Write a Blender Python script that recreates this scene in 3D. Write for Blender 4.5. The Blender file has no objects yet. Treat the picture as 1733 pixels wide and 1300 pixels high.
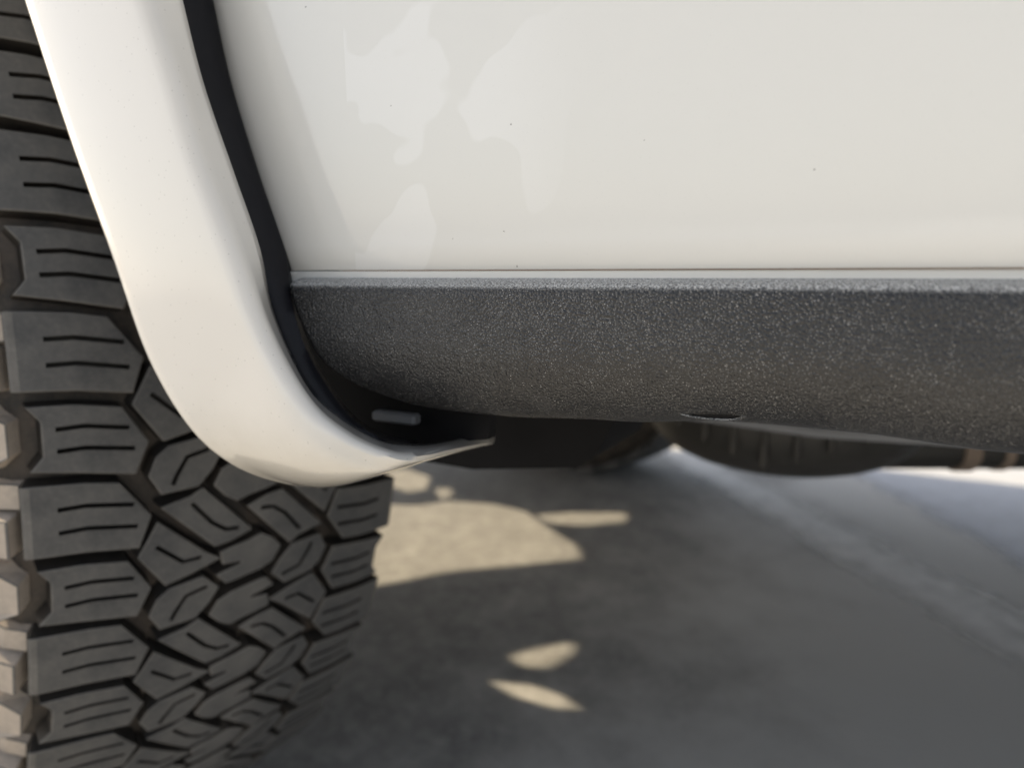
import bpy, math, random
from mathutils import Vector, Matrix, geometry
random.seed(7)
R = math.radians
scene = bpy.context.scene

# ------------------------------------------------------------------ camera
# car frame: +X towards the rear of the car, +Y inboard (away from the camera), +Z up, metres
CAM = Vector((0.0, 0.0, 0.4726))
YAW, PITCH = R(28.0), R(8.47)
FPX, CX, CY = 1238.0, 866.5, 650.0
cd = bpy.data.cameras.new('camera'); cam = bpy.data.objects.new('camera', cd)
scene.collection.objects.link(cam); scene.camera = cam
cd.sensor_width = 36.0; cd.sensor_fit = 'HORIZONTAL'; cd.lens = 36.0 * FPX / 1733.0
cd.clip_start = 0.02; cd.clip_end = 3000
fwd = Vector((-math.sin(YAW) * math.cos(PITCH), math.cos(YAW) * math.cos(PITCH), -math.sin(PITCH)))
cam.location = CAM; cam.rotation_euler = fwd.to_track_quat('-Z', 'Y').to_euler()
cd.dof.use_dof = True; cd.dof.focus_distance = 0.247; cd.dof.aperture_fstop = 6.9
right = Vector((math.cos(YAW), math.sin(YAW), 0)); upv = right.cross(fwd)

# ------------------------------------------------------------------ sky, sun, exposure
SUN_EL = R(25.0); SH = Vector((-1.0, -0.035, 0)).normalized()
SUN = Vector((SH.x * math.cos(SUN_EL), SH.y * math.cos(SUN_EL), math.sin(SUN_EL)))
w = bpy.data.worlds.new('World'); scene.world = w; w.use_nodes = True
nt = w.node_tree; bg = nt.nodes['Background']; sk = nt.nodes.new('ShaderNodeTexSky')
sk.sky_type = 'NISHITA'; sk.sun_disc = False; sk.sun_elevation = SUN_EL
sk.sun_rotation = math.atan2(SH.x, SH.y); sk.dust_density = 2.0; sk.air_density = 1.0
hs = nt.nodes.new('ShaderNodeHueSaturation'); hs.inputs['Saturation'].default_value = 0.44   # hazy sky
nt.links.new(sk.outputs[0], hs.inputs['Color']); nt.links.new(hs.outputs[0], bg.inputs[0]); bg.inputs[1].default_value = 0.15
sl = bpy.data.lights.new('sun', 'SUN'); sl.energy = 5.0; sl.angle = R(0.53); sl.color = (1.0, 0.83, 0.57)
so = bpy.data.objects.new('sun', sl); scene.collection.objects.link(so)
so.rotation_euler = (-SUN).to_track_quat('-Z', 'Y').to_euler(); so.location = (-8, -1, 6)
vs = scene.view_settings
vs.view_transform = 'Standard'; vs.look = 'None'; vs.gamma = 1.0; vs.use_curve_mapping = False
vs.exposure = 0.75

GZ = -.054                     # ground level

# ------------------------------------------------------------------ helpers
def ray(px, py):
    return (fwd + right * ((px - CX) / FPX) + upv * ((CY - py) / FPX))
def at(px, py, Y):            # point of the place seen at this pixel, in the plane Y
    d = ray(px, py); return CAM + d * ((Y - CAM.y) / d.y)
def gnd(px, py, z=GZ):
    d = ray(px, py); return CAM + d * ((z - CAM.z) / d.z)
def lerp(a, b, t): return a + (b - a) * t
def smooth_curve(pts, n):     # Catmull-Rom through a list of Vectors, n samples
    P = [Vector(p) for p in pts]; P = [P[0] * 2 - P[1]] + P + [P[-1] * 2 - P[-2]]
    m = len(P) - 3; out = []
    for k in range(n):
        t = k / (n - 1) * m; i = min(int(t), m - 1); t -= i
        a, b, c, d = P[i:i + 4]
        out.append(0.5 * ((2 * b) + (c - a) * t + (2 * a - 5 * b + 4 * c - d) * t * t + (3 * b - a - 3 * c + d) * t ** 3))
    return out

class MB:
    def __init__(s): s.v = []; s.f = []
    def add(s, vs_, fs):
        o = len(s.v); s.v += [tuple(p) for p in vs_]; s.f += [tuple(i + o for i in q) for q in fs]
    def grid(s, rows, closed=False):
        n = len(rows[0]); m = len(rows)
        vv = [p for r_ in rows for p in r_]; fs = []
        for i in range(m - 1):
            for j in range(n if closed else n - 1):
                k = (j + 1) % n
                fs.append((i * n + j, i * n + k, (i + 1) * n + k, (i + 1) * n + j))
        s.add(vv, fs)
    def box(s, lo, hi, bev=0.0):
        x0, y0, z0 = lo; x1, y1, z1 = hi; b = bev
        if b <= 0:
            vv = [(x, y, z) for x in (x0, x1) for y in (y0, y1) for z in (z0, z1)]
            s.add(vv, [(0, 1, 3, 2), (4, 6, 7, 5), (0, 4, 5, 1), (2, 3, 7, 6), (0, 2, 6, 4), (1, 5, 7, 3)]); return
        rows = []
        for z, i in ((z0, b), (z0 + b, 0), (z1 - b, 0), (z1, b)):
            r_ = []
            for (cx, cy, sx, sy) in ((x0, y0, 1, 1), (x1, y0, -1, 1), (x1, y1, -1, -1), (x0, y1, 1, -1)):
                p = [(cx + sx * (i), cy + sy * (i + b)), (cx + sx * (i + b), cy + sy * i)]
                if sx * sy < 0: p.reverse()
                r_ += [(q[0], q[1], z) for q in p]
            rows.append(r_)
        s.grid(rows, True); n = len(s.v) - 32
        s.f.append(tuple(n + i for i in reversed(range(8)))); s.f.append(tuple(n + 24 + i for i in range(8)))
    def tube(s, pts, r, seg=16, cap=True):
        rows = []
        for i, p in enumerate(pts):
            p = Vector(p); a = Vector(pts[max(i - 1, 0)]); b = Vector(pts[min(i + 1, len(pts) - 1)])
            d = (b - a).normalized(); u = d.orthogonal() if abs(d.z) > .9 else d.cross(Vector((0, 0, 1))); u.normalize(); v = d.cross(u)
            rr = r[i] if isinstance(r, (list, tuple)) else r
            rows.append([p + (u * math.cos(t) + v * math.sin(t)) * rr for t in [2 * math.pi * k / seg for k in range(seg)]])
        o = len(s.v); s.grid(rows, True)
        if cap:
            s.f.append(tuple(o + k for k in range(seg))); e = o + seg * (len(rows) - 1); s.f.append(tuple(e + k for k in reversed(range(seg))))
    def mesh(s, name):
        me = bpy.data.meshes.new(name); me.from_pydata(s.v, [], s.f); me.update(); return me

def fix_normals(me):
    import bmesh
    bm = bmesh.new(); bm.from_mesh(me); bmesh.ops.recalc_face_normals(bm, faces=bm.faces); bm.to_mesh(me); bm.free()
def link(name, me, mat, parent=None, smooth=False, angle=None):
    o = bpy.data.objects.new(name, me); scene.collection.objects.link(o)
    if mat and not me.materials: me.materials.append(mat)
    if smooth:
        me.polygons.foreach_set('use_smooth', [True] * len(me.polygons))
        if angle: me.set_sharp_from_angle(angle=R(angle))
    if parent:
        o.parent = parent; o.matrix_parent_inverse = parent.matrix_world.inverted()
    return o
def build(mb, name, mat, parent, smooth=False, angle=None, solid=None, fix=True):
    me = mb.mesh(name)
    if fix: fix_normals(me)
    o = link(name, me, mat, parent, smooth, angle)
    if solid:
        m = o.modifiers.new('thickness', 'SOLIDIFY'); m.thickness = solid; m.offset = 0
    return o
def tag(o, label=None, cat=None, kind=None):
    if label: o['label'] = label
    if cat: o['category'] = cat
    if kind: o['kind'] = kind
    return o

# ------------------------------------------------------------------ materials
class Mat:
    def __init__(s, name):
        s.m = bpy.data.materials.new(name); s.m.use_nodes = True; s.t = s.m.node_tree
        s.b = s.t.nodes['Principled BSDF']; s.co = s.t.nodes.new('ShaderNodeTexCoord')
    def n(s, typ, **kw):
        q = s.t.nodes.new(typ)
        for k, v in kw.items():
            if k in q.inputs: q.inputs[k].default_value = v
            else: setattr(q, k, v)
        return q
    def l(s, a, b): s.t.links.new(a, b)
    def noise(s, scale, detail=4, rough=.55, dist=0.0, coord='Object', vec=None):
        q = s.n('ShaderNodeTexNoise', Scale=scale, Detail=detail, Roughness=rough, Distortion=dist)
        s.l(vec if vec else s.co.outputs[coord], q.inputs['Vector']); return q.outputs['Fac']
    def vor(s, scale, feature='F1', rand=1.0):
        q = s.n('ShaderNodeTexVoronoi', Scale=scale, feature=feature, Randomness=rand)
        s.l(s.co.outputs['Object'], q.inputs['Vector']); return q
    def ramp(s, fac, stops):
        q = s.n('ShaderNodeValToRGB'); e = q.color_ramp.elements
        while len(e) < len(stops): e.new(.5)
        for el, (p, c) in zip(e, stops):
            el.position = p; el.color = c if len(c) == 4 else (*c, 1)
        s.l(fac, q.inputs['Fac']); return q.outputs['Color']
    def mix(s, fac, a, b, mode='MIX'):
        q = s.n('ShaderNodeMix', data_type='RGBA', blend_type=mode)
        for val, inp in ((fac, q.inputs['Factor']), (a, q.inputs[6]), (b, q.inputs[7])):
            if hasattr(val, 'is_output'): s.l(val, inp)
            else: inp.default_value = val if not isinstance(val, tuple) or len(val) == 4 else (*val, 1)
        return q.outputs[2]
    def math(s, op, a, b=0.0, c=0.0):
        q = s.n('ShaderNodeMath', operation=op)
        for val, inp in zip((a, b, c), q.inputs):
            if hasattr(val, 'is_output'): s.l(val, inp)
            else: inp.default_value = val
        return q.outputs[0]
    def bump(s, h, strength, dist, normal=None):
        q = s.n('ShaderNodeBump', Strength=strength, Distance=dist); s.l(h, q.inputs['Height'])
        if normal: s.l(normal, q.inputs['Normal'])
        s.l(q.outputs[0], s.b.inputs['Normal']); return q.outputs[0]
    def set(s, **kw):
        for k, v in kw.items():
            k = k.replace('_', ' ')
            if hasattr(v, 'is_output'): s.l(v, s.b.inputs[k])
            else: s.b.inputs[k].default_value = (*v, 1) if isinstance(v, tuple) and len(v) == 3 else v
        return s

def white_paint(name, marks=False, grime_shade=False, a=(.68, .675, .65), b=(.71, .705, .68)):
    M = Mat(name)
    base = M.mix(M.noise(6, 3), a, b)
    if marks:   # sky reflections painted in as pale patches, and tiny dirt specks
        n1 = M.noise(24, 2, .45, 0.15)
        refl = M.ramp(n1, [(.53, (0, 0, 0)), (.545, (1, 1, 1))])
        sep = M.n('ShaderNodeSeparateXYZ'); M.l(M.co.outputs['Object'], sep.inputs[0])
        fade = M.n('ShaderNodeMapRange', interpolation_type='SMOOTHSTEP'); M.l(sep.outputs[0], fade.inputs[0])
        for i_, v_ in ((1, -.135), (2, -.09), (3, 1.0), (4, 0.0)): fade.inputs[i_].default_value = v_
        band = M.math('MULTIPLY', M.math('GREATER_THAN', sep.outputs[0], -.192), fade.outputs[0])
        base = M.mix(M.math('MULTIPLY', M.math('MULTIPLY', refl, band), .45), base, (.80, .80, .795))
        cx = M.n('ShaderNodeCombineXYZ'); M.l(sep.outputs[0], cx.inputs[0]); M.l(sep.outputs[2], cx.inputs[1])
        v = M.n('ShaderNodeTexVoronoi', Scale=46.0, voronoi_dimensions='2D'); M.l(cx.outputs[0], v.inputs['Vector'])
        d = M.math('LESS_THAN', M.math('ADD', v.outputs['Distance'], M.math('MULTIPLY', M.noise(800, 2), .05)), .040)
        pick = M.math('GREATER_THAN', M.noise(31, 2), .57)
        base = M.mix(M.math('MULTIPLY', M.math('MULTIPLY', d, pick), .65), base, (.16, .15, .14))
        v2 = M.vor(520); d2 = M.math('LESS_THAN', v2.outputs['Distance'], .10)
        base = M.mix(M.math('MULTIPLY', d2, .07), base, (.25, .24, .22))
    if grime_shade:   # road dirt along the lower edge, with its underside shade painted in
        sp = M.n('ShaderNodeSeparateXYZ'); M.l(M.co.outputs['Object'], sp.inputs[0])
        g = M.n('ShaderNodeMapRange', interpolation_type='SMOOTHSTEP'); M.l(M.math('ADD', sp.outputs[2], M.math('MULTIPLY', M.math('SUBTRACT', M.noise(30, 5, .65), .5), .03)), g.inputs[0])
        for i_, v_ in ((1, .385), (2, .43), (3, .45), (4, .0)): g.inputs[i_].default_value = v_
        base = M.mix(g.outputs[0], base, (.36, .34, .28))
        base = M.mix(M.math('MULTIPLY', M.math('LESS_THAN', M.vor(300).outputs['Distance'], .10), .25), base, (.25, .23, .2))
    M.set(Base_Color=base, Roughness=.30, Coat_Weight=1.0, Coat_Roughness=.02)
    M.bump(M.noise(900, 2), .03, .0004)
    return M.m
PAINT = white_paint('white_paint'); PAINT_DOOR = white_paint('white_paint_refl_specks', True); PAINT_FLARE = white_paint('cream_white_flare_paint', False, True, (.70, .67, .625), (.72, .69, .645))

def rocker_plastic():
    M = Mat('grained_black_plastic')
    grain = M.vor(1250, 'SMOOTH_F1').outputs['Distance']; g2 = M.noise(1700, 2, .5)
    h = M.math('ADD', grain, M.math('MULTIPLY', g2, .5))
    blot = M.ramp(M.noise(24, 5, .65), [(.40, (0, 0, 0)), (.70, (1, 1, 1))])
    peaks = M.ramp(g2, [(.52, (0, 0, 0)), (.72, (1, 1, 1))])             # dust caught on the grain
    dust = M.math('MULTIPLY', peaks, M.math('ADD', M.math('MULTIPLY', blot, .26), .10))
    glint = M.math('MULTIPLY', M.math('LESS_THAN', M.vor(700).outputs['Distance'], .11), M.math('GREATER_THAN', M.noise(70, 3), .50))  # sun glints painted into the colour as pale specks
    base = M.mix(dust, (.017, .017, .018), (.30, .297, .29))
    base = M.mix(M.math('MULTIPLY', glint, .8), base, (.50, .49, .48))
    fine = M.math('MULTIPLY', M.math('LESS_THAN', M.vor(1250).outputs['Distance'], .22), M.math('GREATER_THAN', M.math('ADD', M.math('MULTIPLY', M.noise(60, 5, .7), .55), M.math('MULTIPLY', M.noise(13, 3), .45)), .475))  # smaller glints of the grain, also painted as pale specks
    base = M.mix(M.math('MULTIPLY', fine, .55), base, (.30, .297, .29))
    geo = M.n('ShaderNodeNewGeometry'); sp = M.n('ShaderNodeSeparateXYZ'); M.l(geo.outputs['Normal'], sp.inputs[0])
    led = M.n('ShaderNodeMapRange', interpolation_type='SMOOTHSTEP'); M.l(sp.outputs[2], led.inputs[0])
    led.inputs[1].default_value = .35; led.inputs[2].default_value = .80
    base = M.mix(M.math('MULTIPLY', led.outputs[0], M.ramp(g2, [(.36, (.12, .12, .12)), (.66, (1, 1, 1))])), base, (.60, .595, .58))   # ledge highlight painted in where the normal points up
    M.set(Base_Color=base, Roughness=M.math('ADD', M.math('MULTIPLY', blot, .12), .24), Specular_IOR_Level=.55)
    M.bump(h, .9, .0006)
    return M.m
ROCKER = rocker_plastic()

def rubber(name, dust_col, amount, base=(.032, .033, .035)):
    M = Mat(name)
    d = M.ramp(M.noise(38, 5, .62), [(.35, (0, 0, 0)), (.75, (1, 1, 1))])
    c = M.mix(M.math('MULTIPLY', d, amount), base, dust_col)
    fine = M.ramp(M.noise(420, 3, .7), [(.45, (0, 0, 0)), (.8, (1, 1, 1))])
    c = M.mix(M.math('MULTIPLY', fine, amount * .5), c, dust_col)
    M.set(Base_Color=c, Roughness=.62, Specular_IOR_Level=.4)
    M.bump(M.noise(600, 4, .6), .25, .0006)
    return M.m
TREAD = rubber('tread_rubber', (.185, .178, .17), .42, (.055, .057, .061))
CARCASS = rubber('dusty_groove_rubber', (.13, .10, .078), .55, (.014, .014, .014))
EDGE = rubber('pale_edge_rubber', (.20, .19, .18), .7, (.085, .084, .083))  # bevels of the blocks, paler than their tops
WALL = rubber('dark_groove_rubber', (.075, .060, .048), .45, (.013, .013, .013))  # block sides and sipes, darker than the block tops
LUG = rubber('dusty_sidewall_rubber', (.55, .46, .385), .8, (.33, .29, .25))

def plain(name, col, rough=.6, metal=0.0, bump=.15, scale=120, var=.35, spec=.5):
    M = Mat(name)
    c2 = tuple(min(1, c * (1 + var) + .004) for c in col); c1 = tuple(c * (1 - var) for c in col)
    M.set(Base_Color=M.mix(M.noise(scale * .3, 4), c1, c2), Roughness=rough, Metallic=metal, Specular_IOR_Level=spec)
    M.bump(M.noise(scale, 4), bump, .001); return M.m
TRIM = plain('black_trim_plastic', (.009, .009, .012), .45, bump=.05, scale=900, var=.12, spec=.2)
UNDER = plain('black_underbody_coating', (.006, .006, .007), .7, scale=60, spec=.12)
STEEL = plain('dusty_dark_steel', (.075, .068, .060), .55, .35, scale=50)
RUST = plain('rusty_exhaust_steel', (.30, .23, .18), .6, .2, scale=80)
BRACKET = plain('grey_bracket_steel', (.20, .21, .23), .6, .1, scale=60)
PAN = plain('dusty_black_cast_metal', (.035, .033, .030), .5, scale=35, var=.6)
GLASS = plain('dark_tinted_glass', (.012, .014, .015), .05, bump=0, var=.05)
RIM = plain('dark_grey_alloy', (.08, .08, .085), .35, .8, bump=.02)
SEAM = plain('brown_door_seam', (.36, .26, .22), .7)

def concrete():
    M = Mat('grey_concrete')
    a = M.noise(1.6, 5, .6); b = M.noise(14, 6, .65); c = M.noise(120, 4, .7)
    col = M.mix(a, (.42, .41, .395), (.54, .527, .51))
    col = M.mix(M.ramp(b, [(.34, (.85, .85, .85)), (.62, (0, 0, 0))]), col, (.24, .235, .23))
    col = M.mix(M.ramp(c, [(.44, (0, 0, 0)), (.66, (.8, .8, .8))]), col, (.56, .55, .53))
    gr = M.noise(42, 5, .7); col = M.mix(M.ramp(gr, [(.40, (.45, .45, .45)), (.55, (0, 0, 0))]), col, (.28, .272, .262))
    col = M.mix(M.ramp(gr, [(.56, (0, 0, 0)), (.72, (.6, .6, .6))]), col, (.66, .65, .64))
    spots = M.ramp(M.vor(9).outputs['Distance'], [(.05, (.7, .7, .7)), (.16, (0, 0, 0))])
    col = M.mix(M.math('MULTIPLY', spots, M.ramp(M.noise(4, 2), [(.5, (0, 0, 0)), (.6, (1, 1, 1))])), col, (.11, .11, .11))
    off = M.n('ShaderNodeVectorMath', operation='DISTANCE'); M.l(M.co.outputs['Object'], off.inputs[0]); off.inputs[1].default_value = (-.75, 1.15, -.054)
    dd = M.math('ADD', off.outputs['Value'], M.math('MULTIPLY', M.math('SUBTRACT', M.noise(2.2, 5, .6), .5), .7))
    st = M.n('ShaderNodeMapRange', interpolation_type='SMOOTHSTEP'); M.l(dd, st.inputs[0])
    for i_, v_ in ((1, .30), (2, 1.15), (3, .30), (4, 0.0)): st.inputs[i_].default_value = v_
    col = M.mix(st.outputs[0], col, (.16, .155, .15))  # deeper shade under the engine put into the colour
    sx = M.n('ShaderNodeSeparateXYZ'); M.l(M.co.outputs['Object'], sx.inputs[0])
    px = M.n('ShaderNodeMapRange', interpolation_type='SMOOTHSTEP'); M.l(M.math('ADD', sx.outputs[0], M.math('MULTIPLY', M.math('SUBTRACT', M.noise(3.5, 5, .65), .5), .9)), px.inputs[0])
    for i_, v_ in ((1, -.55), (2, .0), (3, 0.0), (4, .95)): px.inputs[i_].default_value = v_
    col = M.mix(px.outputs[0], col, (.66, .65, .635))  # more light towards the rear put in as paler concrete
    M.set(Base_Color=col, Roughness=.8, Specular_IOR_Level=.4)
    M.bump(M.math('ADD', c, M.math('MULTIPLY', b, 2)), .4, .002); return M.m
CONCRETE = concrete()
def pale_patch(name, col, p0, n, lo, hi, soft, amount, min_cover=.3):   # pale colour whose two long edges break up
    M = Mat(name)
    off = M.n('ShaderNodeVectorMath', operation='SUBTRACT'); M.l(M.co.outputs['Object'], off.inputs[0]); off.inputs[1].default_value = p0
    dt = M.n('ShaderNodeVectorMath', operation='DOT_PRODUCT'); M.l(off.outputs[0], dt.inputs[0]); dt.inputs[1].default_value = n
    d = M.math('ADD', dt.outputs['Value'], M.math('MULTIPLY', M.math('SUBTRACT', M.noise(9, 5, .65), .5), soft * 2.2))
    def step(x, a, b_):
        q = M.n('ShaderNodeMapRange', interpolation_type='SMOOTHSTEP'); M.l(x, q.inputs[0]); q.inputs[1].default_value = a; q.inputs[2].default_value = b_; return q.outputs[0]
    m = M.math('MULTIPLY', step(d, lo - soft, lo + soft), M.math('SUBTRACT', 1.0, step(d, hi - soft, hi + soft)))
    cover = M.ramp(M.noise(26, 6, .7), [(.36, (min_cover, min_cover, min_cover)), (.66, (1, 1, 1))])
    al = M.math('MULTIPLY', M.math('MULTIPLY', m, cover), amount)
    M.set(Base_Color=col, Roughness=.7, Alpha=al); M.bump(M.noise(120, 4), .3, .002); return M.m

# ------------------------------------------------------------------ ground
mb = MB(); N = 24
S = [-600, -60, -12, -5, -2.5, -1.2, -.4, .4, 1.2, 2, 3.2, 5, 9, 14, 60, 600]
mb.grid([[(x, y, GZ) for x in S] for y in S])
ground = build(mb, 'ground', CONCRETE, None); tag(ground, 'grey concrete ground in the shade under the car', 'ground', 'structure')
def strip_sheet(name, a, b, mat, z):      # pale sheet between two pixel-traced ground edges
    rows = [[(p.x, p.y, z) for p in a], [(p.x, p.y, z) for p in b]]
    q = MB(); q.grid(rows); return build(q, name, mat, None)
def sheet(name, a, b, n, lo, hi, mat):
    q = MB(); d = (b - a); q.add([p + Vector((0, 0, .0012)) for p in (a - d * .3 + n * lo, b + d + n * lo, b + d + n * hi, a - d * .3 + n * hi)], [(0, 1, 2, 3)]); return build(q, name, mat, None)
a_, b_ = gnd(1190, 790), gnd(1733, 1085); dn = (b_ - a_).normalized(); nn_ = Vector((-dn.y, dn.x, 0))
LINE = pale_patch('pale_streak_tone', (.86, .85, .84), a_, nn_, -.06, .06, .04, 1.0, .75)  # pale streak mixed over the concrete
tag(sheet('pale_streak', a_, b_, nn_, -.12, .12, LINE), 'faint pale streak running across the concrete under the car', 'painted line', 'structure')
a_, b_ = gnd(1450, 800), gnd(1733, 958); dn = (b_ - a_).normalized(); nn_ = Vector((-dn.y, dn.x, 0))
if nn_.x < 0: nn_.negate()
BAND = pale_patch('pale_ground_tone', (.66, .68, .74), a_, nn_, 0.0, .9, .05, 1.0, .85)  # brightness of the far ground put into a pale colour
tag(sheet('pale_band', a_, b_, nn_, -.2, 1.0, BAND), 'broad pale ground area at the far right beyond the car', 'painted area', 'structure')

# ------------------------------------------------------------------ car root
YB = .230                      # near body side plane
YF = 2.10                     # far body side plane
car = bpy.data.objects.new('off_road_car', None); scene.collection.objects.link(car)
car.location = (.6, (YB + YF) / 2, GZ); car.empty_display_size = .3
tag(car, 'white off-road car seen close at its front wheel arch and black sill', 'car')
bpy.context.view_layer.update()

# ------------------------------------------------------------------ tyre
WC = Vector((-.792, .434, .4178)); R0 = 486.0
dl = .7915; ncam = (math.sin(dl), -math.cos(dl))
n2 = Vector((ncam[0] * right.x - ncam[1] * math.sin(YAW), ncam[0] * right.y + ncam[1] * math.cos(YAW), 0)).normalized()
wc_cam = (-.4961, .7555)
WC.x = wc_cam[0] * math.cos(YAW) - wc_cam[1] * math.sin(YAW); WC.y = wc_cam[0] * math.sin(YAW) + wc_cam[1] * math.cos(YAW)
SIDE = smooth_curve([(107, 466.3, 0), (114, 461, 0), (120, 450, 0), (125, 435, 0), (130, 414, 0), (133, 390, 0), (132, 364, 0), (127, 335, 0), (118, 308, 0), (110, 293, 0), (105, 283, 0)], 60)
CUM = [0]
for i in range(1, 60): CUM.append(CUM[-1] + (SIDE[i] - SIDE[i - 1]).length)
def prof(s):
    a = abs(s); sg = 1 if s >= 0 else -1
    if a <= 107: return sg * a, 474.0 - 8.9 * (a / 115) ** 2
    d = a - 107; i = 1
    while i < 59 and CUM[i] < d: i += 1
    p = SIDE[i - 1].lerp(SIDE[i], min(1, (d - CUM[i - 1]) / (CUM[i] - CUM[i - 1])))
    return sg * p.x, p.y
def W(s, v, h):
    q, r_ = prof(s); q2, r2 = prof(s + .5); q1, r1 = prof(s - .5)
    tq, tr = q2 - q1, r2 - r1; L = math.hypot(tq, tr); nq, nr = -tr / L, tq / L
    q += nq * h; r_ += nr * h; a = v / R0
    return (r_ * math.cos(a) / 1000, -q / 1000, -r_ * math.sin(a) / 1000)
def area(p): return sum(p[i][0] * p[(i + 1) % len(p)][1] - p[(i + 1) % len(p)][0] * p[i][1] for i in range(len(p))) / 2
def offset(poly, d):           # positive = inwards for counter-clockwise
    n = len(poly); out = []
    for i in range(n):
        a, b, c = Vector(poly[i - 1]), Vector(poly[i]), Vector(poly[(i + 1) % n])
        e1_, e2_ = (b - a).normalized(), (c - b).normalized()
        m = Vector((-e1_.y, e1_.x)) + Vector((-e2_.y, e2_.x)); k = max(m.length_squared / 2, .55)
        out.append(tuple(b + m * (d / k)))
    return out
def inside(p, poly):
    x, y = p; c = False; n = len(poly)
    for i in range(n):
        x1, y1 = poly[i]; x2, y2 = poly[i - 1]
        if (y1 > y) != (y2 > y) and x < (x2 - x1) * (y - y1) / (y2 - y1) + x1: c = not c
    return c
def densify(poly, step=9):
    out = []
    for i in range(len(poly)):
        a, b = poly[i], poly[(i + 1) % len(poly)]; L = math.dist(a, b); k = max(1, int(L / step))
        out += [(lerp(a[0], b[0], j / k), lerp(a[1], b[1], j / k)) for j in range(k)]
    return out
def round_poly(poly, r_=2.0):  # clip every corner
    out = []; n = len(poly)
    for i in range(n):
        a, b, c = Vector(poly[i - 1]), Vector(poly[i]), Vector(poly[(i + 1) % n])
        d1 = min(r_, (a - b).length * .33); d2 = min(r_, (c - b).length * .33)
        p, q = b + (a - b).normalized() * d1, b + (c - b).normalized() * d2
        out += [tuple(p), tuple((p + q) * .25 + b * .5), tuple(q)]
    return out
def block_mesh(poly, sipes=(), H=12.0, bev=.65, draft=1.0, sw=2.5, sd=7.0, vc=0.0, rnd=1.0, grow=0.0):
    poly = [(q, v - vc) for q, v in poly]
    if area(poly) < 0: poly = poly[::-1]
    if grow: poly = offset(poly, -grow)
    poly = densify(round_poly(poly, rnd))
    top = offset(poly, bev); base = offset(poly, -draft)
    mbk = MB(); n = len(poly)
    rows = [[W(p[0], p[1], -1.0) for p in base], [W(p[0], p[1], H - bev) for p in poly], [W(lerp(p[0], t[0], .35), lerp(p[1], t[1], .35), H - bev * .28) for p, t in zip(poly, top)], [W(p[0], p[1], H) for p in top]]
    mbk.grid(rows, True); mbk.edge = (n, 3 * n); mbk.nsipe = 0
    pts = [Vector(p) for p in top]; edges = [(i, (i + 1) % n) for i in range(n)]; holes = []
    for sp in sipes:
        c = [Vector((q, v - vc)) for q, v in sp]; Lf, Rt = [], []
        for i, p in enumerate(c):
            d = (c[min(i + 1, len(c) - 1)] - c[max(i - 1, 0)]).normalized(); nn = Vector((-d.y, d.x)) * (sw / 2)
            Lf.append(tuple(p + nn)); Rt.append(tuple(p - nn))
        hp = Lf + Rt[::-1]; holes.append(hp); o_ = len(pts); pts += [Vector(p) for p in hp]
        edges += [(o_ + i, o_ + (i + 1) % len(hp)) for i in range(len(hp))]
        m_ = len(hp); mbk.grid([[W(p[0], p[1], H) for p in hp], [W(p[0], p[1], H - sd) for p in hp]], True)
        mbk.grid([[W(p[0], p[1], H - sd) for p in Lf], [W(p[0], p[1], H - sd) for p in Rt]])
    mbk.nsipe = len(mbk.f) - 3 * n
    vo, eo, fo, *_ = geometry.delaunay_2d_cdt(pts, edges, [], 0, 1e-5)
    fs = []
    for f_ in fo:
        c = sum((vo[i] for i in f_), Vector((0, 0))) / len(f_)
        if inside(c, top) and not any(inside(c, h_) for h_ in holes): fs.append(tuple(f_))
    mbk.add([W(p.x, p.y, H) for p in vo], fs)
    return mbk
def rot180(p): return [(-q, 264.8 - v) for q, v in p]
PER = 35; STEP = 2 * math.pi / PER
GROW = 1.3
SHB = [(107, 48.5), (84, 50.3), (69, 53), (54.4, 74.5), (60.5, 92.3), (85, 88.6), (107, 87.3)]
SHA = [(106, 95.3), (87, 96), (66, 99.5), (54.5, 119.5), (61.2, 136), (86, 131.2), (106, 128), (100.5, 121), (100.5, 103)]
UNITS = [
 ('shoulder_block', SHB, [[(96.5, 62.5), (84, 62.3), (62.5, 66)], [(96.5, 75.3), (84, 75), (61, 79)]]),
 ('shoulder_block', SHA, [[(95, 107.5), (83, 107), (63, 110.5)], [(95, 118.8), (83, 118.4), (61, 122)]]),
 ('centre_block', [(48.1, 71.4), (33.5, 68.3), (27.5, 64.8), (-.3, 96.4), (11, 100.5), (20, 101.6)], [[(33.6, 71.8), (22.5, 86.1), (14.5, 92.6), (6.5, 93.6)]]),
 ('centre_block', [(50.9, 80.6), (25.3, 106.1), (17.9, 111), (33, 116), (46.6, 119.5), (60.1, 98.7)], [[(52, 94), (38, 107.3), (28, 107.2)]]),
 ('centre_block', [(54.1, 139), (48.4, 149.7), (30, 148.5), (22.6, 140.2), (17.8, 131.6), (26.6, 121.8), (44.1, 124.3), (50.4, 129.4)], [[(43.3, 146), (41, 140.5), (35.6, 131.2), (23.8, 128.4)]]),
 ('centre_block', [(16.0, 108), (8.5, 106.2), (.5, 105), (-7.7, 102.5), (-14.1, 106.8), (-20.2, 114.1), (-16, 122.6), (-8.4, 126.1), (6.6, 128.7), (12.3, 129.3), (17.2, 123), (3.5, 119.6), (2.8, 116.6), (14.5, 115.4)], []),
]
allu = []
for nm, p, s_ in UNITS:
    allu.append((nm, p, s_, 12.0, TREAD)); allu.append((nm, rot180(p), [rot180(x) for x in s_], 12.0, TREAD))
LUGS = [[(109, 49), (109, 63), (130, 65), (155, 66), (155, 49)], [(112, 66), (112, 87), (155, 88), (155, 68)], [(155, 95.5), (118, 96), (110, 103), (110, 120), (118, 128), (155, 128)]]
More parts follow.
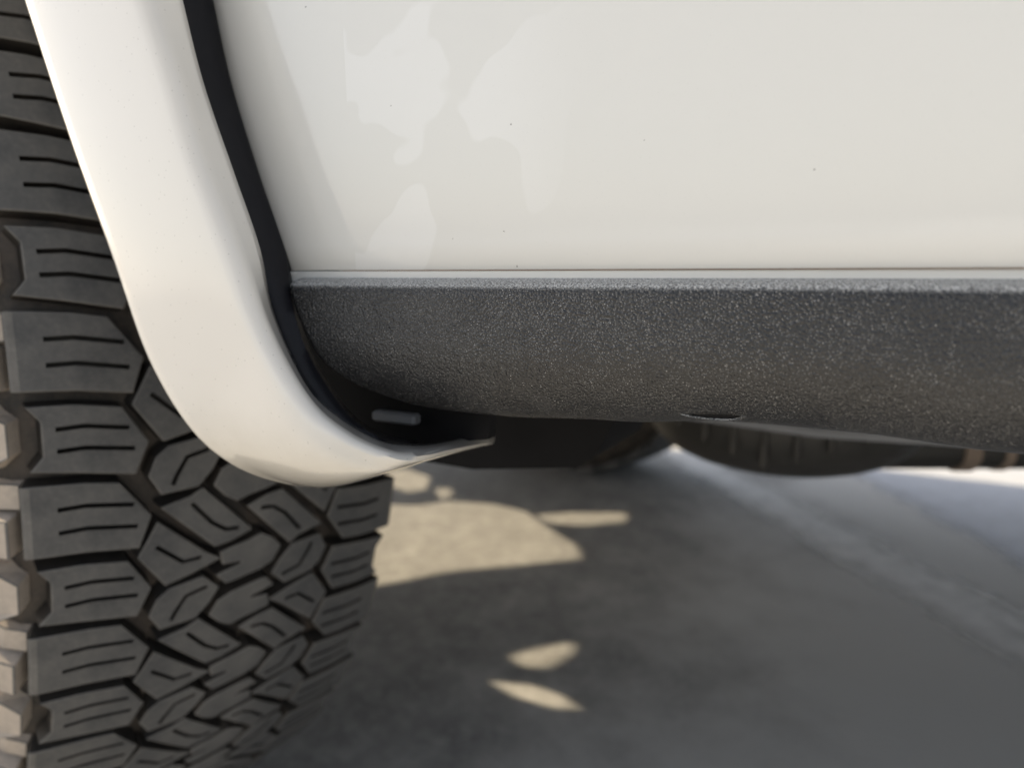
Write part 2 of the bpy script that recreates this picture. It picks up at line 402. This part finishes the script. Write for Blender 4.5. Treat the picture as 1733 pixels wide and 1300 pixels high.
for i, p in enumerate(LUGS): allu.append(('sidewall_lug', p, [], (5.0, 12.5, 11.5)[i], LUG))

def carcass(name):
    m = MB(); ss = [-107 - CUM[-1] + 1, -280, -255, -230, -205, -180, -160, -145, -133, -122, -114, -107, -95, -75, -55, -35, -15, 0]
    ss = ss + [-x for x in reversed(ss[:-1])]
    rows = [[W(s, 2 * math.pi * R0 * k / 120, 0) for s in ss] for k in range(121)]
    m.grid(rows); return m
wheel_rot = Matrix(((n2.x, -n2.y, 0), (n2.y, n2.x, 0), (0, 0, 1))).to_euler()
def place(o, loc, rot):
    o.parent = car; o.matrix_parent_inverse = car.matrix_world.inverted(); o.location = loc; o.rotation_euler = rot
tyre_me = carcass('tyre').mesh('tyre'); fix_normals(tyre_me)
tyre = link('tyre', tyre_me, CARCASS, None, True, 40); place(tyre, WC, wheel_rot)
tyre['label'] = 'dusty black all-terrain tyre turned outwards in the wheel arch'
rest = MB()
for nm, p, s_, H, mat in allu:
    vc = sum(v for q, v in p) / len(p)
    bm_ = block_mesh(p, s_, H, vc=vc, sd=min(7, H * .6), rnd=.5, grow={'centre_block': 1.0, 'shoulder_block': .3}.get(nm, 0))
    me = bm_.mesh(nm); me.materials.append(mat); me.materials.append(EDGE); me.materials.append(WALL if mat is TREAD else mat)
    for f_ in me.polygons[bm_.edge[0]:bm_.edge[1]]: f_.material_index = 1
    for f_ in me.polygons[:bm_.edge[0]]: f_.material_index = 2
    for f_ in me.polygons[bm_.edge[1]:bm_.edge[1] + bm_.nsipe]: f_.material_index = 2
    fix_normals(me)
    for k in range(PER):
        phi = vc / R0 + k * STEP
        phi = (phi + math.pi) % (2 * math.pi) - math.pi
        if R(-62) < phi < R(80):
            o = bpy.data.objects.new(nm, me); scene.collection.objects.link(o)
            o.parent = tyre; o.rotation_euler = (0, phi, 0)
        else:
            ca, sa = math.cos(phi), math.sin(phi)
            rest.add([(x * ca + z * sa, y, -x * sa + z * ca) for x, y, z in bm_.v], bm_.f)
rest_me = rest.mesh('tread'); fix_normals(rest_me); rest_me.materials.append(TREAD)
o = bpy.data.objects.new('tread', rest_me); scene.collection.objects.link(o); o.parent = tyre; o['kind'] = 'stuff'
# plain tread ring for the wheels that the photograph hardly shows
ring = MB()
for nm, p, s_, H, mat in allu[:12]:
    vc = sum(v for q, v in p) / len(p); bm_ = block_mesh(p, [], H, vc=vc, grow=1)
    for k in range(PER):
        phi = vc / R0 + k * STEP; ca, sa = math.cos(phi), math.sin(phi)
        ring.add([(x * ca + z * sa, y, -x * sa + z * ca) for x, y, z in bm_.v], bm_.f)
ring_me = ring.mesh('tread'); fix_normals(ring_me); ring_me.materials.append(TREAD)
m = MB(); rim_rows = []
for k in range(49):
    a = 2 * math.pi * k / 48
    rim_rows.append([(r_ / 1000 * math.cos(a), y / 1000, r_ / 1000 * math.sin(a)) for r_, y in ((286, -106), (272, -106), (260, -95), (255, -60), (240, -66), (80, -80), (70, -95), (5, -95), (5, 95), (262, 95), (286, 106))])
m.grid(rim_rows); rim_me = m.mesh('rim'); fix_normals(rim_me); rim_me.materials.append(RIM)
def rim_at(loc, rot):
    o = bpy.data.objects.new('rim', rim_me); scene.collection.objects.link(o); place(o, loc, rot)
    for k in range(6):
        q = bpy.data.objects.new('spoke', spoke_me); scene.collection.objects.link(q); q.parent = o; q.rotation_euler = (0, math.pi / 3 * k, 0)
m = MB(); m.box((.05, -.112, -.028), (.262, -.075, .028), .006); spoke_me = m.mesh('spoke'); fix_normals(spoke_me); spoke_me.materials.append(plain('machined_spoke_alloy', (.25, .25, .26), .35, .8, bump=.02))
rim_at(WC, wheel_rot)
YC = (YB + YF) / 2; farY = 2 * YC - WC.y
for loc, rz in ((Vector((WC.x, farY, WC.z)), wheel_rot.z), (Vector((WC.x + 2.55, .40, WC.z)), 0), (Vector((WC.x + 2.55, 2 * YC - .40, WC.z)), 0)):
    rot = (0, 0, rz + (math.pi if loc.y > YC else 0))
    t = bpy.data.objects.new('tyre', tyre_me); scene.collection.objects.link(t); place(t, loc, rot)
    o = bpy.data.objects.new('tread', ring_me); scene.collection.objects.link(o); o.parent = t; o['kind'] = 'stuff'
    rim_at(loc, rot)

# ------------------------------------------------------------------ flare, trim strip, door, rocker
YFL = .190
Lpx = [(10, -140), (55, 0), (130, 230), (205, 440), (262, 602), (330, 718), (400, 780), (480, 811), (560, 818), (650, 797), (735, 771), (833, 747)]
Mpx = [(225, -140), (262, 0), (303, 130), (345, 270), (402, 420), (452, 560), (520, 680), (590, 742), (670, 775), (715, 773), (760, 762), (833, 746)]
Npx = [(275, -140), (306, 0), (340, 140), (391, 290), (435, 420), (458, 530), (514, 652), (570, 708), (640, 748), (705, 757), (760, 751), (833, 732)]
YM = [0.197, 0.197, 0.197, 0.197, 0.197, 0.1965, 0.196, 0.197, 0.202, 0.212, 0.234, 0.296]
YN = [0.208, 0.208, 0.208, 0.209, 0.21, 0.211, 0.214, 0.219, 0.228, 0.238, 0.254, 0.298]
YL = [0.193, 0.193, 0.193, 0.193, 0.193, 0.196, 0.206, 0.224, 0.24, 0.244, 0.252, 0.296]
NS = 72
# extend upwards past the frame into the whole arch (mirrored to the front of the wheel)
def arch(base, lift):          # curve from pixel points, then over the wheel and down in front
    c = smooth_curve(base, NS)
    top = [c[0]]; x0, z0, y0 = c[0].x, c[0].z, c[0].y; xc = WC.x
    pts = [Vector((x0 - .045, y0, z0 + .13 + lift * .3)), Vector((x0 - .12, y0, z0 + .25 + lift)), Vector((xc + .14, y0, z0 + .35 + lift)), Vector((xc - .02, y0, z0 + .36 + lift))]
    up = smooth_curve([c[3], c[0]] + pts, 26)[6:]
    half = list(reversed(up)) + c[1:]
    front = [Vector((2 * xc - p.x, p.y, p.z)) for p in up[:-2]]
    return half, list(reversed([Vector((2 * xc - p.x, p.y, p.z)) for p in half[3:]]))
Lw = [at(*p, y) for p, y in zip(Lpx, YL)]; Mw = [at(*p, y) for p, y in zip(Mpx, YM)]; Nw = [at(*p, y) for p, y in zip(Npx, YN)]
Lc, Lf_ = arch(Lw, 0); Mc, Mf_ = arch(Mw, .02); Nc, Nf_ = arch(Nw, .022)
def flare_rows(Lc, Mc, Nc):
    rows = []; n = len(Lc)
    for i in range(n):
        l, m_, nn = Lc[i], Mc[i], Nc[i]; k = i / (n - 1)
        wdt = (m_ - l); wl = max(wdt.length, 1e-4); fade = min(1, wl / .03)
        inn = Vector((0, 1, 0))
        row = [l - wdt * .01 + inn * .024 * fade, l + inn * .006 * fade, l + inn * .0012 * fade, l + wdt * .006 - inn * .0012 * fade, l + wdt * .02 - inn * .0027 * fade, l + wdt * .045 - inn * .0033 * fade, l + wdt * .10 - inn * .0034 * fade]
        ex = max(0, l.y - m_.y)
        for t in (.2, .35, .5, .65, .8, .9):
            row.append(l.lerp(m_, t) - inn * ((.0034 + .0004 * math.sin(math.pi * t)) * fade + ex * 1.1 * ((1 - t) - (1 - t) ** 2)))
        row += [l.lerp(m_, .95) - inn * .0033 * fade, l.lerp(m_, .975) - inn * .0027 * fade, l.lerp(m_, .993) - inn * .0014 * fade, m_ + inn * .0004 * fade]
        for t in (.25, .5, .75, 1.0):
            row.append(m_.lerp(nn, t))
        rows.append(row)
    return rows
mb = MB(); mb.grid(flare_rows(Lc, Mc, Nc))
flare = build(mb, 'wheel_arch_flare', PAINT_FLARE, car, True, 60, solid=.0025, fix=False)
flare['label'] = 'glossy white wheel arch flare curling inwards at its lower end'
mb = MB(); mb.grid([[p + Vector((0, .055, 0)) for p in r_] for r_ in flare_rows(Lf_, Mf_, Nf_)]); build(mb, 'wheel_arch_flare', PAINT_FLARE, car, True, 60, solid=.0025, fix=False)

# black strip between flare and door
Ppx = [(326, -140), (354, 0), (385, 140), (431, 290), (478, 428), (487, 500), (512, 585), (545, 650), (592, 712), (640, 742), (682, 755), (704, 757.2)]
KB = YB / .275                 # body-side scale
YP = [y * KB for y in (.272, .272, .272, .272, .272, .264, .262, .264, .268, .272, .277, .298)]
YN2 = [y + .004 for y in YN[:-2]] + [.246, .248]
Pw = [at(*p, y) for p, y in zip(Ppx, YP)]
Nb = [at(*p, y) for p, y in zip([(x - 4, y - 0) for x, y in Npx[:-2]] + [(690, 756), (704, 757.5)], YN2)]
Pc, Pf_ = arch(Pw, .03); Nbc, Nbf_ = arch(Nb, .022)
def strip_rows(Nc, Pc):
    rows = []
    for a, b in zip(Nc, Pc):
        d = b - a; rows.append([a + d * t + Vector((0, 1, 0)) * (.004 * math.sin(math.pi * t) * -1) for t in (0, .25, .5, .75, 1)] + [b + Vector((-.004, .006, 0))])
    return rows
mb = MB(); mb.grid(strip_rows(Nbc, Pc)); s_ = build(mb, 'arch_trim', TRIM, car, True, 60, solid=.002, fix=False); s_['label'] = 'black plastic trim strip between the white flare and the door'
mb = MB(); mb.grid(strip_rows([p + Vector((0, .05, 0)) for p in Nbf_], Pf_)); build(mb, 'arch_trim', TRIM, car, True, 60, solid=.002, fix=False)

# door: a gently crowned panel whose front edge follows the strip
ZD0 = CAM.z + .0022 * KB; ZD1 = 1.08; XD1 = .82
Pdoor = [p for p in Pc if p.z > .4]
def edge_x(z):
    best = None
    for a, b in zip(Pc[:-1], Pc[1:]):
        if (a.z - z) * (b.z - z) <= 0 and a.x > WC.x + .05:
            t = 0 if a.z == b.z else (z - a.z) / (b.z - a.z); x = lerp(a.x, b.x, t)
            best = x if best is None else max(best, x)
    return best if best is not None else -.60
rows = []
for i in range(61):
    z = lerp(ZD0, ZD1, i / 60); x0 = edge_x(z) - .008; row = []
    for e, dy in ((.0, .012), (.0008, .006), (.003, .0022), (.0075, .0003)):
        row.append((x0 + e, YB + dy, z))
    for j in range(1, 41):
        t = j / 40; x = lerp(x0 + .0075, XD1, t ** 1.3)
        cr = -.006 * math.sin(math.pi * (z - ZD0) / (ZD1 - ZD0)) - .002 * math.sin(math.pi * t)
        row.append((x, YB + cr, z))
    rows.append(row)
b0 = [(x, y + .006, z + .0001) for x, y, z in rows[0]]; b1 = [(x, y + .0003, z + .00012) for x, y, z in rows[0]]
rows[0] = [(x, y, z + .0004) for x, y, z in rows[0]]
mb = MB(); mb.grid([b0, b1] + rows)
door = build(mb, 'front_door', PAINT_DOOR, car, True, 50); door['label'] = 'white front door with faint painted-in reflections and dirt specks'
# lower sill lip under the door and the brown hairline seam
mb = MB(); mb.grid([[(-.285, YB + dy, z), (.3, YB + dy, z), (1.05, YB + dy, z)] for dy, z in ((.003, ZD0 - .0001), (.0003, ZD0 - .00025), (.0, ZD0 - .0006), (.0, .467), (.006, .463))])
build(mb, 'sill_lip', PAINT, car, True, 40)
mb = MB(); mb.box((-.2, YB + .0006, ZD0 - .00035), (1.05, YB + .004, ZD0 + .0002)); build(mb, 'door_seam', SEAM, car)

# rocker cladding
SEC = smooth_curve([(.283, .4724, 0), (.276, .4716, 0), (.2690, .4702, 0), (.2648, .4684, 0), (.2630, .4650, 0), (.2622, .4580, 0), (.2614, .443, 0), (.2632, .433, 0), (.268, .4235, 0), (.277, .4145, 0), (.290, .4085, 0), (.312, .4055, 0), (.35, .405, 0)], 46)
SEC = [Vector((p.x * KB, CAM.z + (p.y - CAM.z) * KB, 0)) for p in SEC]
def xfront(z):
    z = CAM.z + (z - CAM.z) / KB; return KB * xfront0(z)
def xfront0(z):
    T = [(.475, -.268), (.4708, -.2645), (.455, -.258), (.43, -.243), (.42, -.228), (.4105, -.204), (.4055, -.175), (.40, -.15)]
    for (a, xa), (b, xb) in zip(T[:-1], T[1:]):
        if b <= z <= a: return lerp(xa, xb, (a - z) / (a - b))
    return T[-1][1]
def depth_scale(x):               # the underside rises a little along the middle
    T = [(-9, 1.0), (-.155, 1.0), (-.10, .955), (-.052, .885), (-.012, .885), (.03, .92), (.12, .94), (9, .94)]
    for (a, fa), (b, fb) in zip(T[:-1], T[1:]):
        if a <= x <= b:
            t = (x - a) / (b - a); t = t * t * (3 - 2 * t) if b < 9 and a > -9 else t; return lerp(fa, fb, t)
ZT = SEC[0].y
cols = []
NXR = 90
for p in SEC:
    x0 = xfront(p.y); c = [(x0 + .001, p.x + .012, p.y), (x0, p.x + .003, p.y), (x0 + .0008, p.x + .0007, p.y), (x0 + .003, p.x, p.y)]
    for j in range(1, NXR): c.append((lerp(x0 + .003, 1.10, (j / (NXR - 1)) ** 2.2), p.x, p.y))
    cols.append([(x, y, ZT + (z - ZT) * depth_scale(x / KB * .953)) for x, y, z in c])
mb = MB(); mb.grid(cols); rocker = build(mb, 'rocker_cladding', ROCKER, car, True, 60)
rocker['label'] = 'grained charcoal plastic sill cladding below the white door'
# oblong drain slot at its lower edge: rim with a dark opening
c0 = at(1200, 701, .278 * KB); tv = Vector((0, .35, -.937)); nv = Vector((0, -.937, -.35))
def slot(k, d): return [c0 + Vector((1, 0, 0)) * (.0098 * k * math.cos(a)) + tv * (.0017 * k * math.sin(a)) + nv * d for a in [2 * math.pi * j / 28 for j in range(28)]]
mb = MB(); mb.grid([slot(1.3, -.003), slot(1.2, -.0002), slot(1.08, .0004), slot(1.0, .0001), slot(.97, -.003)], True)
build(mb, 'drain_lip', ROCKER, car, True, 60)
mb = MB(); mb.add(slot(.99, -.0004), [tuple(range(28))]); build(mb, 'drain_opening', UNDER, car)

# ------------------------------------------------------------------ underbody
ub = lambda name, mat, fn, sm=True, ang=35: (lambda m_: (fn(m_), build(m_, name, mat, car, sm, ang))[1])(MB())
def guard(m_):
    pp = [(500, 600), (500, 760), (700, 778), (800, 795), (975, 792), (1012, 768), (1042, 706), (1042, 640)]
    a = [at(x, y, .352) for x, y in pp]; b = [p + Vector((0, .07, 0)) for p in a]; n = len(a)
    m_.add(a + b, [tuple(range(n)), tuple(reversed(range(n, 2 * n)))] + [(i, (i + 1) % n, n + (i + 1) % n, n + i) for i in range(n)])
ub('splash_guard', UNDER, guard)
def liner(m_):
    pp = [(484, 500), (490, 600), (548, 715), (640, 757), (825, 744), (830, 702), (610, 640), (530, 540)]
    a = [at(x, y, .262) for x, y in pp]; b = [p + Vector((0, .006, 0)) for p in a]; n = len(a)
    m_.add(a + b, [tuple(range(n)), tuple(reversed(range(n, 2 * n)))] + [(i, (i + 1) % n, n + (i + 1) % n, n + i) for i in range(n)])
ub('inner_liner', UNDER, liner)
ub('mount_bracket', BRACKET, lambda m_: (m_.box(tuple(at(628, 713, .257)), tuple(at(700, 703, .257) + Vector((0, .02, 0))), .001)))
ub('inner_sill', UNDER, lambda m_: m_.box((-.10, .33, .412), (1.5, .42, .465), .006))
ub('frame_rail', UNDER, lambda m_: m_.box((-1.5, .62, .365), (2.5, .72, .45), .01))
ub('frame_rail', UNDER, lambda m_: m_.box((-1.5, 1.62, .33), (2.5, 1.72, .45), .01))
PRIMER = plain('grey_primer', (.42, .42, .42), .7, bump=.02)
ub('floor_pan', PRIMER, lambda m_: m_.box((-.5, .36, .44), (2.7, 2.04, .52), .01), False)
def transfer(m_):
    rows = []
    C = at(1310, 712, .82)
    for i in range(15):
        t = i / 14; zz = C.z + .06 - .125 * t ** .8; rr = math.sqrt(max(0, 1 - t ** 3.2))
        rows.append([(C.x + .155 * rr * math.cos(a), .86 + .12 * rr * math.sin(a), zz) for a in [2 * math.pi * k / 36 for k in range(36)]])
    m_.grid(rows, True)
ub('transmission_pan', PAN, transfer, True, 60)
CP = at(1310, 712, .82)
for k in range(7):
    xx = CP.x - .09 + .03 * k
    ub('pan_rib', PAN, lambda m_: m_.box((xx, .738 + .10 * abs(k - 3) ** 2 * .02, CP.z - .035 + .010 * abs(k - 3)), (xx + .006, .76, CP.z + .05), .002))
for k in range(5):
    xx = CP.x - .075 + .037 * k
    ub('pan_bolt', BRACKET, lambda m_: m_.tube([(xx, .735, CP.z + .03), (xx, .75, CP.z + .03)], .007, 6))
ub('brake_line', BRACKET, lambda m_: m_.tube([(-.2, .60, .36), (-.05, .605, .352), (.1, .60, .358), (.35, .61, .35)], .005, 8))
ALU = plain('dull_aluminium', (.55, .55, .55), .5, .3)
ub('gearbox', ALU, lambda m_: m_.box((-.75, .98, .30), (-.05, 1.32, .48), .05))
pA, pB = at(1420, 772, .98), None
d_ = right
ub('exhaust_pipe', PAN, lambda m_: m_.tube([pA + d_ * t + Vector((0, 0, .012)) for t in (-.10, 0, .2, .45, .8, 1.2)], .028, 20))
def flange(m_):
    c = pA + d_ * .14 + Vector((0, 0, .012)); m_.tube([c, c + d_ * .02], .031, 20); m_.tube([c + d_ * .05, c + d_ * .062], .030, 20)
ub('pipe_flange', RUST, flange)
ub('heat_shield', PAN, lambda m_: m_.box((-.05, .80, .335), (1.0, 1.15, .36), .01))
ub('front_axle', UNDER, lambda m_: m_.tube([(WC.x, WC.y + .1, .37), (WC.x, farY - .1, .37)], .045, 16))

# added unseen gobo below the bumper, its openings shaped to cast the sun patches
XS = -1.62
def to_gobo(p):
    t = (XS - p.x) / SUN.x; q = p + SUN * t; return (q.y, q.z)
PATCH = [
 [(640, 992), (760, 968), (900, 955), (985, 946), (978, 925), (935, 898), (890, 866), (830, 853), (760, 849), (700, 856), (560, 850), (560, 1010)],
 [(905, 872), (960, 868), (1062, 868), (1058, 884), (985, 890), (930, 886)],
 [(640, 800), (690, 794), (728, 808), (722, 828), (690, 834), (640, 815)],
 [(735, 828), (762, 826), (768, 838), (745, 846)],
 [(862, 1112), (905, 1098), (975, 1086), (965, 1108), (930, 1130), (885, 1130)],
 [(828, 1154), (900, 1160), (955, 1180), (980, 1200), (930, 1198), (880, 1185)],
]
outer = [(.30, .10), (2.05, .10), (2.05, .82), (.30, .82)]
holes = [[to_gobo(gnd(*p)) for p in pl] for pl in PATCH]
pts = [Vector(p) for p in outer]; eds = [(i, (i + 1) % 4) for i in range(4)]
for h_ in holes:
    o_ = len(pts); pts += [Vector(p) for p in h_]; eds += [(o_ + i, o_ + (i + 1) % len(h_)) for i in range(len(h_))]
vo, eo, fo, *_ = geometry.delaunay_2d_cdt(pts, eds, [], 0, 1e-6)
fs = [tuple(f_) for f_ in fo if not any(inside(sum((vo[i] for i in f_), Vector((0, 0))) / 3, h_) for h_ in holes)]
mb = MB(); mb.add([(XS, p.x, p.y) for p in vo], fs); build(mb, 'sun_gobo', UNDER, car, solid=.003)

# ------------------------------------------------------------------ rest of the body
def side_panel(y, name):
    out = [(-1.60, .62), (-1.66, .85), (-1.60, 1.08), (-.55, 1.12), (XD1, 1.09), (2.55, 1.09), (2.62, .62), (2.36, .60)]
    rx = WC.x + 2.55
    out += [(rx + .54 * math.cos(a), .42 + .54 * math.sin(a)) for a in [math.pi * k / 14 for k in range(1, 14)]]
    out += [(1.2, .45), (XD1 + .004, .465), (XD1 + .004, 1.082), (edge_x(1.07) - .02, 1.082)]
    lst = [p for p in Pc if p.x > WC.x - .02]
    lst = sorted([(p.x - .004, p.z + .004) for p in lst if p.z > .60 and p.z < 1.07], key=lambda q: -q[0])
    out += lst
    mir = [(2 * WC.x - x, z) for x, z in lst][::-1]
    out += mir
    cleaned = [out[0]]
    for p in out[1:]:
        if math.dist(p, cleaned[-1]) > 1e-3: cleaned.append(p)
    n = len(cleaned); vo, eo, fo, *_ = geometry.delaunay_2d_cdt([Vector(p) for p in cleaned], [(i, (i + 1) % n) for i in range(n)], [], 0, 1e-6)
    fs = [tuple(f_) for f_ in fo if inside(sum((vo[i] for i in f_), Vector((0, 0))) / 3, cleaned)]
    m_ = MB(); m_.add([(p.x, y, p.y) for p in vo], fs); return build(m_, name, PAINT, car, solid=.004)
side_panel(YB + .004, 'side_panel')
mb = MB(); mb.box((-.55, YF - .004, .47), (2.6, YF, 1.09)); build(mb, 'far_side_panel', PAINT, car)
mb = MB(); mb.box((-1.6, YF - .004, .86), (-.55, YF, 1.09)); build(mb, 'far_wing', PAINT, car)
mb = MB(); mb.box((-.20, YF - .05, .405), (1.35, YF + .02, .468), .01); build(mb, 'rocker_cladding', ROCKER, car, True, 40)
mb = MB(); mb.grid([[(x, y, 1.09 + .035 * math.cos((y - YC) / .9 * math.pi / 2)) for y in [lerp(YB + .004, YF - .004, k / 12) for k in range(13)]] for x in (-1.66, -1.5, -1.0, -.55)]); build(mb, 'bonnet', PAINT, car, True, solid=.004)
mb = MB(); mb.box((-1.70, YB, .83), (-1.62, YF, 1.08), .02); build(mb, 'grille', UNDER, car)
mb = MB(); mb.box((-1.80, YB + .05, .66), (-1.625, YF - .05, .82), .02); bump_o = build(mb, 'front_bumper', UNDER, car)
mb = MB(); mb.box((-1.55, .66, .60), (-.5, 1.54, 1.06), .02); build(mb, 'engine_bay', UNDER, car)
# wheel housings
for y0, y1 in ((YB + .012, .82), (1.54, YF - .012)):
    rows = []
    for k in range(19):
        a = math.pi * (.10 + .8 * k / 18)
        rows.append([(WC.x + .60 * math.cos(a), y0, .42 + .57 * math.sin(a)), (WC.x + .60 * math.cos(a), y1, .42 + .57 * math.sin(a))])
    mb = MB(); mb.grid(rows); build(mb, 'wheel_housing', UNDER, car, True, solid=.003)
mb = MB(); mb.box((-1.2, .80, .55), (-.25, .81, .95)); build(mb, 'housing_wall', UNDER, car)
# cabin
cab = [(-.52, 1.10), (-.10, 1.72), (2.30, 1.74), (2.50, 1.10)]
mb = MB(); rows = []
for y, i in ((YB + .03, 0), (YF - .03, 0)): rows.append([(x, y, z) for x, z in cab])
mb.grid(rows); build(mb, 'cabin_shell', PAINT, car, solid=.01)
for y, nm in ((YB + .028, 'side_window'), (YF - .028, 'side_window')):
    for x0, x1 in ((-.22, .76), (.86, 1.55), (1.62, 2.22)):
        xs = x0 + .25 if x0 < 0 else x0
        mb = MB(); mb.add([(x0, y, 1.12), (x1, y, 1.12), (x1, y, 1.62), (xs, y, 1.62)], [(0, 1, 2, 3)]); build(mb, nm, GLASS, car, solid=.004)
for y in (YB + .034, YF - .034):
    mb = MB(); mb.add([(x, y, z) for x, z in cab], [(0, 1, 2, 3)]); build(mb, 'cabin_side', PAINT, car, solid=.004)
